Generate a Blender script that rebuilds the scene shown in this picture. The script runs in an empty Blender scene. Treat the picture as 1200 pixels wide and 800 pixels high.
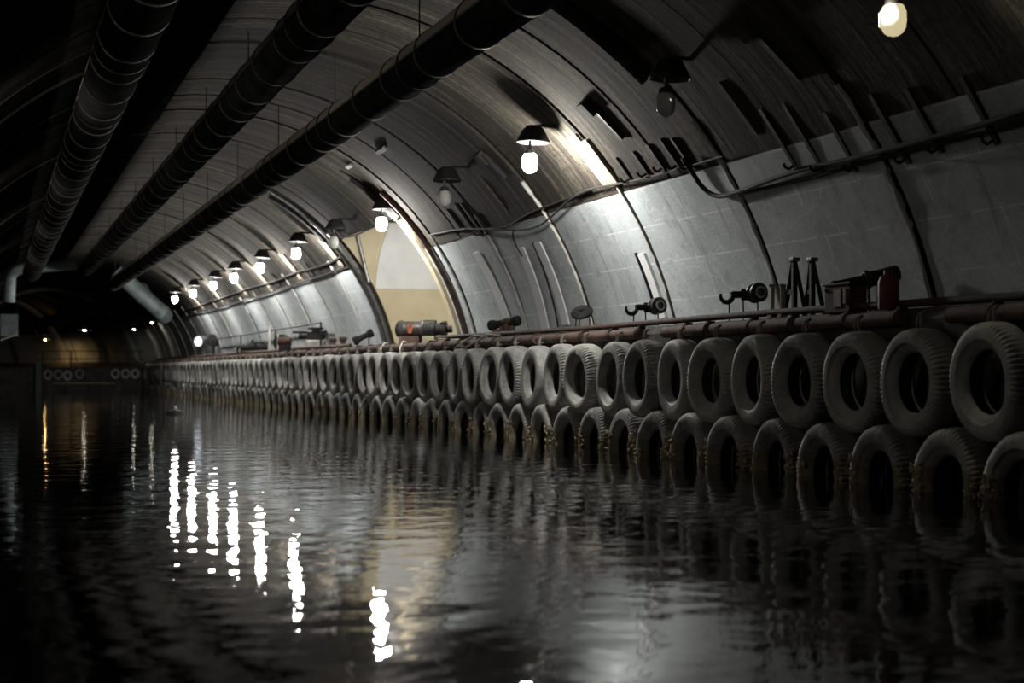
import bpy, bmesh, math, random
from mathutils import Vector, Matrix
R = math.radians
PI = math.pi
rnd = random.Random(11)
C = bpy.context.scene.collection

# ------------------------------------------------------------------ camera, world, exposure
CAMZ = 1.19
F = 2000.0
cd = bpy.data.cameras.new('camera'); cam = bpy.data.objects.new('camera', cd); C.objects.link(cam)
cd.sensor_width = 36; cd.lens = F / 1200 * 36
cam.location = (0, 0, CAMZ)
cam.rotation_euler = (R(91.003), 0, -R(16.96))
cd.clip_start = .05; cd.clip_end = 500
cd.dof.use_dof = True; cd.dof.focus_distance = 24; cd.dof.aperture_fstop = 1.5
bpy.context.scene.camera = cam
w = bpy.data.worlds.new('world'); bpy.context.scene.world = w; w.use_nodes = True
w.node_tree.nodes['Background'].inputs[0].default_value = (.75, .85, 1, 1)
w.node_tree.nodes['Background'].inputs[1].default_value = .002
vs = bpy.context.scene.view_settings
vs.view_transform = 'Standard'; vs.look = 'None'; vs.gamma = 1; vs.exposure = 0.0; vs.use_curve_mapping = False
LAMP_E = 500.0; LAMP_BRIGHT = 670.0
LAMP_COL = (1, .965, .905)

# ------------------------------------------------------------------ projection helpers (photo pixel -> point in the place)
MC = Matrix.Rotation(-R(16.96), 4, 'Z') @ Matrix.Rotation(R(91.003), 4, 'X')
CP = Vector((0, 0, CAMZ))
def ray(x, y): return (MC @ Vector((x - 600, 400 - y, -F))).normalized()
def at_u(x, y, u):
    d = ray(x, y); return CP + d * (u / d.x)
def at_s(x, y, s):
    d = ray(x, y); return CP + d * (s / d.y)
VU, VZ, VR = 4.27, .49, 6.33          # vault: circle centre and radius
def at_vault(x, y, off=0.0):
    d = ray(x, y); r = VR - off
    a = d.x**2 + d.z**2; bx = -VU; bz = CAMZ - VZ
    b = 2 * (d.x*bx + d.z*bz); c = bx*bx + bz*bz - r*r
    t = (-b + math.sqrt(b*b - 4*a*c)) / (2*a)
    return CP + d * t
def ang_z(z): return math.asin((z - VZ) / VR)
S0, RC = 112.0, 45.0                  # straight to S0, then a bend to the left
def path(s, u, z):
    if s <= S0: return Vector((u, s, z))
    ph = (s - S0) / RC; q = RC + u - VU
    return Vector((VU - RC + q*math.cos(ph), S0 + q*math.sin(ph), z))
def vault(s, a, dr=0.0): return path(s, VU + (VR+dr)*math.cos(a), VZ + (VR+dr)*math.sin(a))

# ------------------------------------------------------------------ material helpers
def mat(name):
    m = bpy.data.materials.new(name); m.use_nodes = True
    return m, m.node_tree.nodes, m.node_tree.links, m.node_tree.nodes['Principled BSDF']
def noise(n, l, vec, scale, detail=6, rough=.6, sc=(1, 1, 1)):
    mp = n.new('ShaderNodeMapping'); mp.inputs['Scale'].default_value = sc; l.new(vec, mp.inputs[0])
    t = n.new('ShaderNodeTexNoise'); t.inputs['Scale'].default_value = scale
    t.inputs['Detail'].default_value = detail; t.inputs['Roughness'].default_value = rough
    l.new(mp.outputs[0], t.inputs[0]); return t.outputs['Fac']
def ramp(n, l, fac, stops):
    r = n.new('ShaderNodeValToRGB'); e = r.color_ramp.elements
    while len(e) < len(stops): e.new(.5)
    for k, (p, c) in enumerate(stops):
        e[k].position = p; e[k].color = (c[0], c[1], c[2], 1) if not isinstance(c, float) else (c, c, c, 1)
    l.new(fac, r.inputs[0]); return r.outputs[0]
def mix(n, l, fac, a, b, mode='MIX'):
    x = n.new('ShaderNodeMix'); x.data_type = 'RGBA'; x.blend_type = mode
    for sock, v in ((x.inputs[0], fac), (x.inputs[6], a), (x.inputs[7], b)):
        if isinstance(v, (int, float)): sock.default_value = v if sock is x.inputs[0] or sock.type == 'VALUE' else (v, v, v, 1)
        elif isinstance(v, tuple): sock.default_value = (v[0], v[1], v[2], 1)
        else: l.new(v, sock)
    return x.outputs[2]
def bump(n, l, b, h, strength=.5, dist=.02):
    bp = n.new('ShaderNodeBump'); bp.inputs['Strength'].default_value = strength; bp.inputs['Distance'].default_value = dist
    l.new(h, bp.inputs['Height']); l.new(bp.outputs[0], b.inputs['Normal'])
def coord(n, kind='Object'): return n.new('ShaderNodeTexCoord').outputs[kind]
def worn(name, c1, c2, scale=6, rough=.7, metal=0.0, bs=.3, c3=None):
    m, n, l, b = mat(name); v = coord(n)
    f = noise(n, l, v, scale)
    st = [(.35, c1), (.65, c2)] + ([(.78, c3)] if c3 else [])
    l.new(ramp(n, l, f, st), b.inputs['Base Color'])
    b.inputs['Roughness'].default_value = rough; b.inputs['Metallic'].default_value = metal
    bump(n, l, b, noise(n, l, v, scale*4), bs, .01)
    return m

M = {}
# upper vault: board-marked brown grey concrete, streaks running round the arc
m, n, l, b = mat('vault_concrete'); v = coord(n, 'UV')
f1 = noise(n, l, v, 1.0, 8, .65, (5.5, .55, 1)); f2 = noise(n, l, v, .55, 6, .6); f3 = noise(n, l, v, 1, 6, .7, (14, 2.2, 1)); f4 = noise(n, l, v, 9, 6, .75)
c = ramp(n, l, f1, [(.30, (.021, .018, .0145)), (.50, (.068, .060, .047)), (.70, (.165, .147, .116))])
c = mix(n, l, ramp(n, l, f2, [(.36, .0), (.62, 1.0)]), mix(n, l, .75, c, (.05, .045, .04)), c)
c = mix(n, l, ramp(n, l, f3, [(.60, .0), (.70, .55)]), c, (.05, .046, .04))
sx = n.new('ShaderNodeSeparateXYZ'); l.new(v, sx.inputs[0]); cx = n.new('ShaderNodeCombineXYZ'); l.new(sx.outputs[1], cx.inputs[0]); l.new(sx.outputs[0], cx.inputs[1])
bd = n.new('ShaderNodeTexBrick'); l.new(cx.outputs[0], bd.inputs[0]); bd.inputs['Scale'].default_value = 1; bd.inputs['Brick Width'].default_value = 7.0; bd.inputs['Row Height'].default_value = .21
bd.inputs['Mortar Size'].default_value = .012; bd.inputs['Color1'].default_value = (.45, .45, .45, 1); bd.inputs['Color2'].default_value = (1.35, 1.33, 1.28, 1); bd.inputs['Mortar'].default_value = (.3, .3, .3, 1)
c = mix(n, l, 1.0, c, bd.outputs['Color'], 'MULTIPLY')
c = mix(n, l, ramp(n, l, f4, [(.40, .8), (.52, .0)]), c, (.025, .023, .02))
l.new(c, b.inputs['Base Color']); b.inputs['Roughness'].default_value = .95; b.inputs['Specular IOR Level'].default_value = .2
bump(n, l, b, f1, .6, .04); M['vault'] = m
M['crownshade'] = worn('shaded_vault', (.006, .0059, .0057), (.016, .0155, .0145), 1.2, .95)  # shade of the left crown put into a near-black base colour
M['crownshade'].node_tree.nodes['Principled BSDF'].inputs['Specular IOR Level'].default_value = 0
# lower wall: grey-blue painted plaster panels
m, n, l, b = mat('painted_plaster'); v = coord(n, 'UV')
f1 = noise(n, l, v, .8, 7, .6); f2 = noise(n, l, v, 1, 6, .65, (3.2, .45, 1)); f3 = noise(n, l, v, 7, 5, .7)
c = ramp(n, l, f1, [(.30, (.36, .41, .425)), (.5, (.475, .53, .55)), (.68, (.57, .615, .63))])
c = mix(n, l, ramp(n, l, f2, [(.62, .0), (.70, .75)]), c, (.78, .77, .74))
c = mix(n, l, ramp(n, l, f2, [(.32, .75), (.43, .0)]), c, (.22, .22, .21))
f4 = noise(n, l, v, 2.2, 8, .75); f5 = noise(n, l, v, 26, 4, .7)
c = mix(n, l, ramp(n, l, f4, [(.36, .6), (.47, .0)]), c, (.26, .27, .265))
c = mix(n, l, ramp(n, l, f5, [(.40, .45), (.55, .0)]), c, (.27, .28, .275))
vo = n.new('ShaderNodeTexVoronoi'); vo.feature = 'DISTANCE_TO_EDGE'; vo.inputs['Scale'].default_value = .55
mp2 = n.new('ShaderNodeMixRGB'); mp2.blend_type = 'ADD'; mp2.inputs[0].default_value = .35; l.new(v, mp2.inputs[1])
nz = n.new('ShaderNodeTexNoise'); nz.inputs['Scale'].default_value = 3; l.new(v, nz.inputs[0]); l.new(nz.outputs['Color'], mp2.inputs[2]); l.new(mp2.outputs[0], vo.inputs[0])
c = mix(n, l, ramp(n, l, vo.outputs[0], [(.003, .28), (.008, .0)]), c, (.80, .79, .76))
bk = n.new('ShaderNodeTexBrick'); bk.offset = .37; l.new(v, bk.inputs[0]); bk.inputs['Scale'].default_value = 1.0
bk.inputs['Brick Width'].default_value = 1.95; bk.inputs['Row Height'].default_value = .62; bk.inputs['Mortar Size'].default_value = .012
c = mix(n, l, mix(n, l, ramp(n, l, f4, [(.42, .0), (.56, .8)]), 0.0, bk.outputs['Fac']), c, (.74, .74, .72))
c = mix(n, l, ramp(n, l, f3, [(.66, .0), (.74, .7)]), c, (.14, .13, .12))
l.new(c, b.inputs['Base Color']); b.inputs['Roughness'].default_value = .75
bump(n, l, b, f1, .35, .03); M['plaster'] = m
M['joint_pale'] = worn('pale_mortar', (.40, .39, .36), (.70, .68, .63), 3, .9)
M['groove'] = worn('dark_groove', (.018, .017, .015), (.04, .036, .03), 3, .95)  # near-black tone for sunken joints, recess roof and bracket heads
M['quay'] = worn('wet_quay_concrete', (.03, .029, .027), (.09, .085, .075), 2.5, .85)
M['deck'] = worn('deck_concrete', (.12, .115, .10), (.25, .24, .22), 2.5, .9)
M['rust'] = worn('rust_paint', (.07, .040, .031), (.16, .098, .077), 5, .85, 0, .4, (.24, .2, .17))
M['rustdark'] = worn('dark_rust', (.03, .018, .014), (.09, .045, .032), 5, .8)
M['black'] = worn('black_iron', (.008, .008, .008), (.026, .025, .023), 8, .65)
M['black'].node_tree.nodes['Principled BSDF'].inputs['Specular IOR Level'].default_value = .3
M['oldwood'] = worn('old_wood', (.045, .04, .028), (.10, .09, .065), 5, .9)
M['hanger'] = worn('dusty_chain', (.10, .085, .07), (.26, .235, .20), 9, .8)
M['iron'] = worn('grey_iron', (.03, .03, .03), (.12, .115, .105), 7, .5, .5)
M['steel'] = worn('dull_steel', (.2, .2, .19), (.42, .42, .4), 8, .4, .7)
m, n, l, b = mat('duct_sheet'); v = coord(n); f = noise(n, l, v, 2.5)
c = ramp(n, l, f, [(.35, (.013, .0137, .015)), (.65, (.027, .027, .0265))])
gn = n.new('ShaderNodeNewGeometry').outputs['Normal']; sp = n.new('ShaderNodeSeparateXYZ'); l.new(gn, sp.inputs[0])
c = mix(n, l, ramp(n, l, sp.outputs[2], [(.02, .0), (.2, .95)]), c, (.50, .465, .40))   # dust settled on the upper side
l.new(c, b.inputs['Base Color']); b.inputs['Roughness'].default_value = .9; b.inputs['Specular IOR Level'].default_value = 0
bump(n, l, b, noise(n, l, v, 10), .3, .01); M['duct'] = m
M['cable'] = worn('cable_rubber', (.008, .008, .008), (.02, .019, .018), 8, .85)
M['ductgrey'] = worn('grey_duct', (.07, .072, .072), (.15, .15, .145), 2.5, .8)
M['ductring'] = worn('duct_flange', (.035, .033, .03), (.075, .07, .062), 5, .6, .1)
M['ductblue'] = worn('pale_blue_duct', (.22, .28, .29), (.42, .49, .50), 2, .55, .1)
M['beige'] = worn('beige_board', (.56, .485, .32), (.66, .58, .40), 1.2, .7, 0, .1)
M['white'] = worn('white_board', (.68, .69, .70), (.78, .79, .79), 1.2, .6, 0, .1)
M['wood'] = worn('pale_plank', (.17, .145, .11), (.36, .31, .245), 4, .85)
M['rope'] = worn('pale_rope', (.35, .33, .29), (.55, .52, .47), 20, .9)
M['orange'] = worn('orange_paint', (.16, .03, .015), (.5, .11, .03), 8, .6)
M['red'] = worn('red_paint', (.10, .024, .02), (.19, .045, .036), 8, .6)
M['olive'] = worn('olive_concrete', (.28, .26, .17), (.42, .39, .26), 4, .8)
M['green'] = worn('green_grey_paint', (.06, .09, .075), (.12, .16, .135), 6, .7)
# rubber, dusty
def rubber(name, growth):
    m, n, l, b = mat(name); v = coord(n); oi = n.new('ShaderNodeObjectInfo').outputs['Random']
    f = noise(n, l, v, 3.2, 6, .65); g = noise(n, l, v, 22, 4, .6)
    ad = n.new('ShaderNodeMath'); ad.operation = 'MULTIPLY_ADD'; l.new(oi, ad.inputs[0]); ad.inputs[1].default_value = .22; l.new(f, ad.inputs[2])
    c = ramp(n, l, ad.outputs[0], [(.34, (.15, .153, .148)), (.56, (.36, .362, .345)), (.80, (.52, .515, .485))])
    c = mix(n, l, ramp(n, l, g, [(.55, .0), (.7, .35)]), c, (.05, .05, .05))
    if growth:
        geo = n.new('ShaderNodeNewGeometry').outputs['Position']
        sp = n.new('ShaderNodeSeparateXYZ'); l.new(geo, sp.inputs[0])
        k = noise(n, l, geo, 5, 5, .7)
        a2 = n.new('ShaderNodeMath'); a2.operation = 'MULTIPLY_ADD'; l.new(k, a2.inputs[0]); a2.inputs[1].default_value = -.40; l.new(sp.outputs[2], a2.inputs[2])
        c = mix(n, l, ramp(n, l, a2.outputs[0], [(.0, .85), (.06, .0)]), c, (.22, .18, .11))
    l.new(c, b.inputs['Base Color']); b.inputs['Roughness'].default_value = .62
    bump(n, l, b, g, .4, .008); return m
M['rubber'] = rubber('dusty_rubber', False)
M['rubberwet'] = rubber('wet_rubber', True)
M['mussel'] = worn('mussel_crust', (.20, .15, .09), (.58, .48, .30), 14, .8, 0, .8)
# water
m, n, l, b = mat('black_water'); v = coord(n)
b.inputs['Base Color'].default_value = (.004, .005, .006, 1); b.inputs['Roughness'].default_value = .02; b.inputs['IOR'].default_value = 1.333
h1 = noise(n, l, v, 1.3, 3, .5, (1, 1.25, 1)); h2 = noise(n, l, v, 5.5, 2, .5, (1, 1.2, 1))
ad = n.new('ShaderNodeMath'); ad.operation = 'MULTIPLY_ADD'; l.new(h2, ad.inputs[0]); ad.inputs[1].default_value = .16; l.new(h1, ad.inputs[2])
bump(n, l, b, ad.outputs[0], 1.0, .0105); M['water'] = m
def emit(name, col, s):
    m, n, l, b = mat(name); b.inputs['Base Color'].default_value = (.8, .8, .8, 1)
    b.inputs['Emission Color'].default_value = (*col, 1); b.inputs['Emission Strength'].default_value = s; return m
M['bulb'] = emit('lit_bulb', LAMP_COL, LAMP_E)
M['bulbbright'] = emit('bright_bulb', LAMP_COL, LAMP_BRIGHT)
M['bulbdim'] = emit('dim_warm_bulb', (1, .86, .5), .6)
M['bulbfil'] = emit('dim_bulb_core', (1, .93, .75), 700)
M['bulbfaint'] = emit('faint_bulb_core', (1, .93, .75), 300)
M['bulbfill'] = emit('fill_bulb_core', (1, .93, .8), 560)  # core of the added left-wall fill lamps
M['bulbamber'] = emit('amber_bulb', (1, .58, .22), 220)
M['bulbfar'] = emit('far_bulb', (1, .93, .75), 45)
M['flood'] = emit('blue_white_lens', (.72, .80, 1), 1.5)
m, n, l, b = mat('bulb_glass'); b.inputs['Base Color'].default_value = (.5, .5, .48, 1); b.inputs['Roughness'].default_value = .12
b.inputs['Transmission Weight'].default_value = .25; M['glass'] = m

# ------------------------------------------------------------------ mesh helpers
def link(name, bm, material, parent=None, smooth=True, bevel=0):
    me = bpy.data.meshes.new(name); bmesh.ops.recalc_face_normals(bm, faces=bm.faces)
    bm.to_mesh(me); bm.free()
    if smooth:
        me.polygons.foreach_set('use_smooth', [True]*len(me.polygons))
        me.set_sharp_from_angle(angle=R(38))
    me.materials.append(M[material] if isinstance(material, str) else material)
    o = bpy.data.objects.new(name, me); C.objects.link(o)
    if parent: o.parent = parent
    if bevel:
        bv = o.modifiers.new('bevel', 'BEVEL'); bv.width = bevel; bv.segments = 2; bv.limit_method = 'ANGLE'
    return o
def tag(o, label, cat, group=None):
    o['label'] = label; o['category'] = cat
    if group: o['group'] = group
    return o
def thing(name, label, cat, loc=(0, 0, 0), rz=0, group=None):
    o = bpy.data.objects.new(name, None); C.objects.link(o); o.location = loc; o.rotation_euler = (0, 0, rz)
    o.empty_display_size = .1
    return tag(o, label, cat, group)
def struct(o): o['kind'] = 'structure'; return o
def dup(root, loc, label=None, group=None):
    r = root.copy(); C.objects.link(r); r.location = loc
    if label: r['label'] = label
    if group: r['group'] = group
    for ch in root.children:
        c = ch.copy(); C.objects.link(c); c.parent = r
        for g in ch.children:
            d = g.copy(); C.objects.link(d); d.parent = c
    return r
def box(bm, c, size, rot=None):
    mt = Matrix.Translation(Vector(c)) @ (rot.to_4x4() if rot else Matrix.Identity(4)) @ Matrix.Diagonal((size[0], size[1], size[2], 1))
    bmesh.ops.create_cube(bm, size=1, matrix=mt); return bm
def tube(bm, pts, r, seg=8, cap=True):
    pts = [Vector(p) for p in pts]; rings = []
    up = None
    for i, p in enumerate(pts):
        t = (pts[min(i+1, len(pts)-1)] - pts[max(i-1, 0)]).normalized()
        if up is None: up = t.orthogonal().normalized()
        up = (up - t*up.dot(t)); up = up.normalized() if up.length > 1e-6 else t.orthogonal().normalized()
        sd = t.cross(up); rr = r[i] if isinstance(r, (list, tuple)) else r
        rings.append([bm.verts.new(p + (up*math.cos(2*PI*k/seg) + sd*math.sin(2*PI*k/seg))*rr) for k in range(seg)])
    for a, b2 in zip(rings, rings[1:]):
        for k in range(seg): bm.faces.new((a[k], a[(k+1) % seg], b2[(k+1) % seg], b2[k]))
    if cap:
        bm.faces.new(rings[0]); bm.faces.new(rings[-1])
    return bm
def lathe(bm, prof, mt=Matrix.Identity(4), seg=24, closed=False, mod=None):
    """prof: (radius, height) about local Z"""
    rings = []
    for j, (r, h) in enumerate(prof):
        if r < 1e-5: rings.append([bm.verts.new(mt @ Vector((0, 0, h)))])
        else: rings.append([bm.verts.new(mt @ Vector((rr*math.cos(2*PI*k/seg), rr*math.sin(2*PI*k/seg), h)))
                            for k in range(seg) for rr in [r + (mod(j, k) if mod else 0)]])
    pr = list(zip(rings, rings[1:])) + ([(rings[-1], rings[0])] if closed else [])
    for a, b2 in pr:
        for k in range(seg):
            q = (k+1) % seg
            if len(a) == 1 and len(b2) == 1: continue
            if len(a) == 1: bm.faces.new((a[0], b2[k], b2[q]))
            elif len(b2) == 1: bm.faces.new((a[k], a[q], b2[0]))
            else: bm.faces.new((a[k], a[q], b2[q], b2[k]))
    return bm
def axis(p, d):                       # matrix whose Z runs along d
    d = Vector(d).normalized(); return Matrix.Translation(Vector(p)) @ d.to_track_quat('Z', 'Y').to_matrix().to_4x4()
def cyl(bm, p0, p1, r, seg=20, r1=None):
    p0 = Vector(p0); p1 = Vector(p1); L = (p1-p0).length; r1 = r if r1 is None else r1
    return lathe(bm, [(0, 0), (r, 0), (r1, L), (0, L)], axis(p0, p1-p0), seg)
def nb(): return bmesh.new()

ON = 'first second third fourth fifth sixth seventh eighth ninth tenth eleventh twelfth thirteenth fourteenth fifteenth sixteenth seventeenth eighteenth nineteenth'.split()
TN = {2: 'twent', 3: 'thirt', 4: 'fort', 5: 'fift', 6: 'sixt', 7: 'sevent', 8: 'eight'}
def ordinal(i):
    if i <= 19: return ON[i-1]
    return TN[i//10] + 'ieth' if i % 10 == 0 else TN[i//10] + 'y-' + ON[i % 10 - 1]
# ------------------------------------------------------------------ the tunnel shell
ZB, ZP, ZO = 1.80, 4.02, 4.74          # deck level, paint line, top of the side opening
AB, AP, AO = ang_z(ZB), ang_z(ZP), ang_z(ZO)
OS0, OS1 = 38.3, 45.3
def arange(a0, a1, k): return [a0 + (a1-a0)*i/k for i in range(k+1)]
def shell(name, s_edges, angs, gap, depth, material, jit, skip=None, seed=3):
    """strips between s_edges with sunken joints of width gap"""
    bm = nb(); uvl = bm.loops.layers.uv.new('UVMap'); rj = random.Random(seed); gaps = [gap*(1 if k % 2 else .45) for k in range(len(s_edges)+1)] if name.startswith('ceil') else [gap]*(len(s_edges)+1)
    def quad(s0, s1, a0, a1, d0=0, d1=0, mi=0):
        vs_ = [bm.verts.new(vault(s0, a0, d0)), bm.verts.new(vault(s1, a0, d1)), bm.verts.new(vault(s1, a1, d1)), bm.verts.new(vault(s0, a1, d0))]
        f = bm.faces.new(vs_); f.material_index = mi
        for lp, (ss, aa) in zip(f.loops, ((s0, a0), (s1, a0), (s1, a1), (s0, a1))): lp[uvl].uv = (ss + (s0 == s1)*.01, aa*VR)
    prev = 0
    for i in range(len(s_edges)-1):
        s0, s1 = s_edges[i] + gaps[i]/2, s_edges[i+1] - gaps[i+1]/2
        j = rj.uniform(-jit, jit)
        subs = [s0, s1] if s1 <= S0 else arange(s0, s1, 3)
        if skip:
            for e in skip[:2]:
                if s0 < e < s1: subs.append(e)
            subs.sort()
        for a0, a1 in zip(angs, angs[1:]):
            for q0, q1 in zip(subs, subs[1:]):
                if skip and q0 >= skip[0]-1e-6 and q1 <= skip[1]+1e-6 and a1 <= skip[2]+1e-6: continue
                quad(q0, q1, a0, a1, j, j)
            sk = skip and skip[0] < s_edges[i] < skip[1] and a1 <= skip[2]+1e-6
            if i and not sk:
                e0, e1 = s_edges[i] - gaps[i]/2, s_edges[i] + gaps[i]/2
                quad(e0, e0+1e-4, a0, a1, prev, prev+depth, 1); quad(e0, e1, a0, a1, prev+depth, j+depth, 1); quad(e1-1e-4, e1, a0, a1, j+depth, j, 1)
        prev = j
    bmesh.ops.remove_doubles(bm, verts=bm.verts, dist=2e-5)
    o = link(name, bm, material); o.data.materials.append(M['groove'])
    return struct(o)
upper_edges = [-12.0] + [17.4 + 1.95*k for k in range(-14, 80)]
lower_edges = [-12.0] + [17.4 + 3.9*k for k in range(-7, 40)]
SK = (OS0, OS1, AO)
AT = PI + math.asin(VZ / VR) + .03
AK = R(97)
shell('ceiling', upper_edges, [AP, (AP+AO)/2, AO] + arange(AO, AK, 16)[1:], .15, .18, 'vault', .018, SK)
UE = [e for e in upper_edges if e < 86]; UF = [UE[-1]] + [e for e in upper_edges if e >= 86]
shell('ceiling_crown', UE, arange(AK, AT, 24), .2, .18, 'crownshade', .018)
shell('ceiling_bend', UF, arange(AK, AT, 24), .3, .2, 'vault', .018)
shell('wall_right', lower_edges, arange(AB-.06, AP, 12), .07, .06, 'plaster', .022, SK)
# rough pale bead of mortar along each lower joint, and the dark arch ribs that hug some joints higher up
bm = nb()
for s in lower_edges[2:-8]:
    if OS0-.3 < s < OS1+.3: continue
    pts = [vault(s + rnd.uniform(-.014, .014) + .072, a, -.004 + rnd.uniform(-.006, .006)) for a in arange(AB, AP + rnd.uniform(.0, .12), 26)]
    tube(bm, pts, [.034 + rnd.uniform(-.012, .012) for _ in pts], 6)
struct(link('trim_1', bm, 'joint_pale'))
# end walls
for nm, s in (('wall_back', -11.9), ('wall_front', 168.0)):
    bm = nb(); cvs = [bm.verts.new(path(s, VU + 6.6*math.cos(a), VZ + 6.6*math.sin(a))) for a in arange(-.2, AT+.1, 30)]
    bm.faces.new(cvs); struct(link(nm, bm, 'quay'))
# water
bm = nb()
prev = None
for s in [-12.0] + arange(0, 112, 14) + arange(112, 170, 14)[1:]:
    cur = [bm.verts.new(path(s, -2.3, 0)), bm.verts.new(path(s, 9.3, 0))]
    if prev: bm.faces.new((prev[0], prev[1], cur[1], cur[0]))
    prev = cur
wt = link('water', bm, 'water'); wt['kind'] = 'structure'
# quay wall, deck
QU = 9.30; DZ = 1.86
def quay_strip(name, prof, s_list, material, cap=True):
    bm = nb(); rings = [[bm.verts.new(path(s, u, z)) for u, z in prof] for s in s_list]
    k = len(prof)
    for a, b2 in zip(rings, rings[1:]):
        for i in range(k): bm.faces.new((a[i], a[(i+1) % k], b2[(i+1) % k], b2[i]))
    bm.faces.new(rings[0]); bm.faces.new(rings[-1])
    return struct(link(name, bm, material, smooth=False))
quay_strip('quay', [(QU, -.6), (QU, DZ-.12), (QU+.06, DZ), (11.2, DZ), (11.2, -.6)], [-11.8, 30, 60, 90, 112] + arange(112, 166, 10)[1:], 'quay')
# side opening: recess floor, far wall, back wall, roof
bm = nb(); box(bm, ((11.2+13.4)/2, (OS0+OS1)/2, DZ-.1), (2.2, OS1-OS0+.4, .2)); struct(link('floor', bm, 'deck', smooth=False))
def recess_poly(pts, s, th):
    bm = nb(); f = bm.faces.new([bm.verts.new((u, s, z)) for u, z in pts])
    r = bmesh.ops.extrude_face_region(bm, geom=[f])
    for vtx in r['geom']:
        if isinstance(vtx, bmesh.types.BMVert): vtx.co.y += th
    return bm
curve = [(VU + VR*math.cos(a) + .06, VZ + VR*math.sin(a)) for a in arange(ang_z(DZ), AO, 14)]
struct(link('wall_recess_far', recess_poly(curve + [(10, ZO+.5), (13.4, ZO+.5), (13.4, DZ)], OS1, .25), 'beige', smooth=False))
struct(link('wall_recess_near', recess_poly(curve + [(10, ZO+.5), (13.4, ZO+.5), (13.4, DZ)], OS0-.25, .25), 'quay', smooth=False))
bm = nb(); box(bm, (13.45, (OS0+OS1)/2, 3.5), (.2, OS1-OS0+.6, 3.8)); struct(link('wall_recess_back', bm, 'beige', smooth=False))
bm = nb(); box(bm, (11.3, (OS0+OS1)/2, ZO+.62), (4.4, OS1-OS0+.6, .25)); struct(link('ceiling_recess', bm, 'groove', smooth=False))
# white curved panel on the far wall of the recess
pl = []
for x, y in ((440, 338), (441, 325), (443, 308), (447, 290), (452, 275), (457, 262)):
    p = at_s(x, y, OS1-.03); pl.append((p.x, p.z))
o = link('wall_panel', recess_poly(pl + [(13.3, ZO+.45), (13.3, pl[0][1])], OS1-.035, .03), 'white', smooth=False)
tag(o, 'white panel with a curved left edge inside the arched side opening', 'panel')
# lining around the opening
def arch_strip(s, a0, a1, half, off, k=20, th=.05):
    bm = nb(); prev = None
    for a in arange(a0, a1, k):
        c4 = [bm.verts.new(vault(s+ds, a, dr)) for ds, dr in ((-half, -off), (half, -off), (half, -off+th), (-half, -off+th))]
        if prev:
            for i in range(4): bm.faces.new((prev[i], prev[(i+1) % 4], c4[(i+1) % 4], c4[i]))
        else: bm.faces.new(c4)
        prev = c4
    bm.faces.new(prev); return bm
ABD = ang_z(DZ)
t = thing('side_portal', 'curved frame of the arched side opening in the vault wall', 'doorway', (0, 0, 0))
link('lining_strip', arch_strip(OS0-.02, ABD, AO+.02, .14, .09, 22, .10), 'beige', t, False)['label'] = 'beige lining strip on the near jamb'
link('jamb_frame', arch_strip(OS1+.28, ABD, AO+.05, .16, .10, 22, .10), 'iron', t, False)['label'] = 'dark iron frame on the far jamb'
link('strut', cyl(nb(), at_s(418, 277, OS1+.05) + Vector((0, -.12, 0)), at_s(431, 331, OS1) + Vector((0, -.12, 0)), .05, 12), 'steel', t)
tag(link('rusty_conduit', tube(nb(), [vault(OS0-.75, a, -.07) for a in arange(ABD, AO+.12, 20)], .06, 10), 'rust'), 'red-brown conduit curving up the wall just right of the side opening', 'conduit')
tag(link('bare_conduit', tube(nb(), [vault(OS1+.72, a, -.07) for a in arange(ABD, AO+.5, 24)], .05, 10), 'steel'), 'grey conduit curving up the wall just left of the side opening', 'conduit')
# white strips (old boxed conduits) painted pale on lower wall
def wall_strip(x0, y0, x1, y1, label, half=.09, mt='joint_pale'):
    p0, p1 = at_vault(x0, y0), at_vault(x1, y1)
    a0, a1 = math.asin((p0.z-VZ)/VR), math.asin((p1.z-VZ)/VR)
    bm = nb(); prev = None
    for i in range(15):
        t = i/14; a = a0+(a1-a0)*t; s = p0.y+(p1.y-p0.y)*t
        c4 = [bm.verts.new(vault(s+ds, a, dr)) for ds, dr in ((-half, -.028), (half, -.028), (half, .02), (-half, .02))]
        if prev:
            for k in range(4): bm.faces.new((prev[k], prev[(k+1) % 4], c4[(k+1) % 4], c4[k]))
        else: bm.faces.new(c4)
        prev = c4
    bm.faces.new(prev)
    return tag(link('wall_batten', bm, mt, smooth=False), label, 'batten')
wall_strip(558, 296, 594, 372, 'pale batten curving up the wall above the dumbbell roller', .19, 'white')
wall_strip(610, 290, 640, 386, 'left of two pale battens right of the dumbbell roller, dark edged', .22, 'white')
wall_strip(630, 284, 664, 380, 'right of two pale battens right of the dumbbell roller', .20, 'white')
wall_strip(752, 297, 778, 372, 'short white batten behind the hook and pulley block', .13, 'white')
wall_strip(745, 296, 765, 352, 'thin black bar along the left edge of the short white batten', .02, 'black')
wall_strip(625, 284, 655, 383, 'thin black bar between the two pale battens', .02, 'black')

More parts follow.
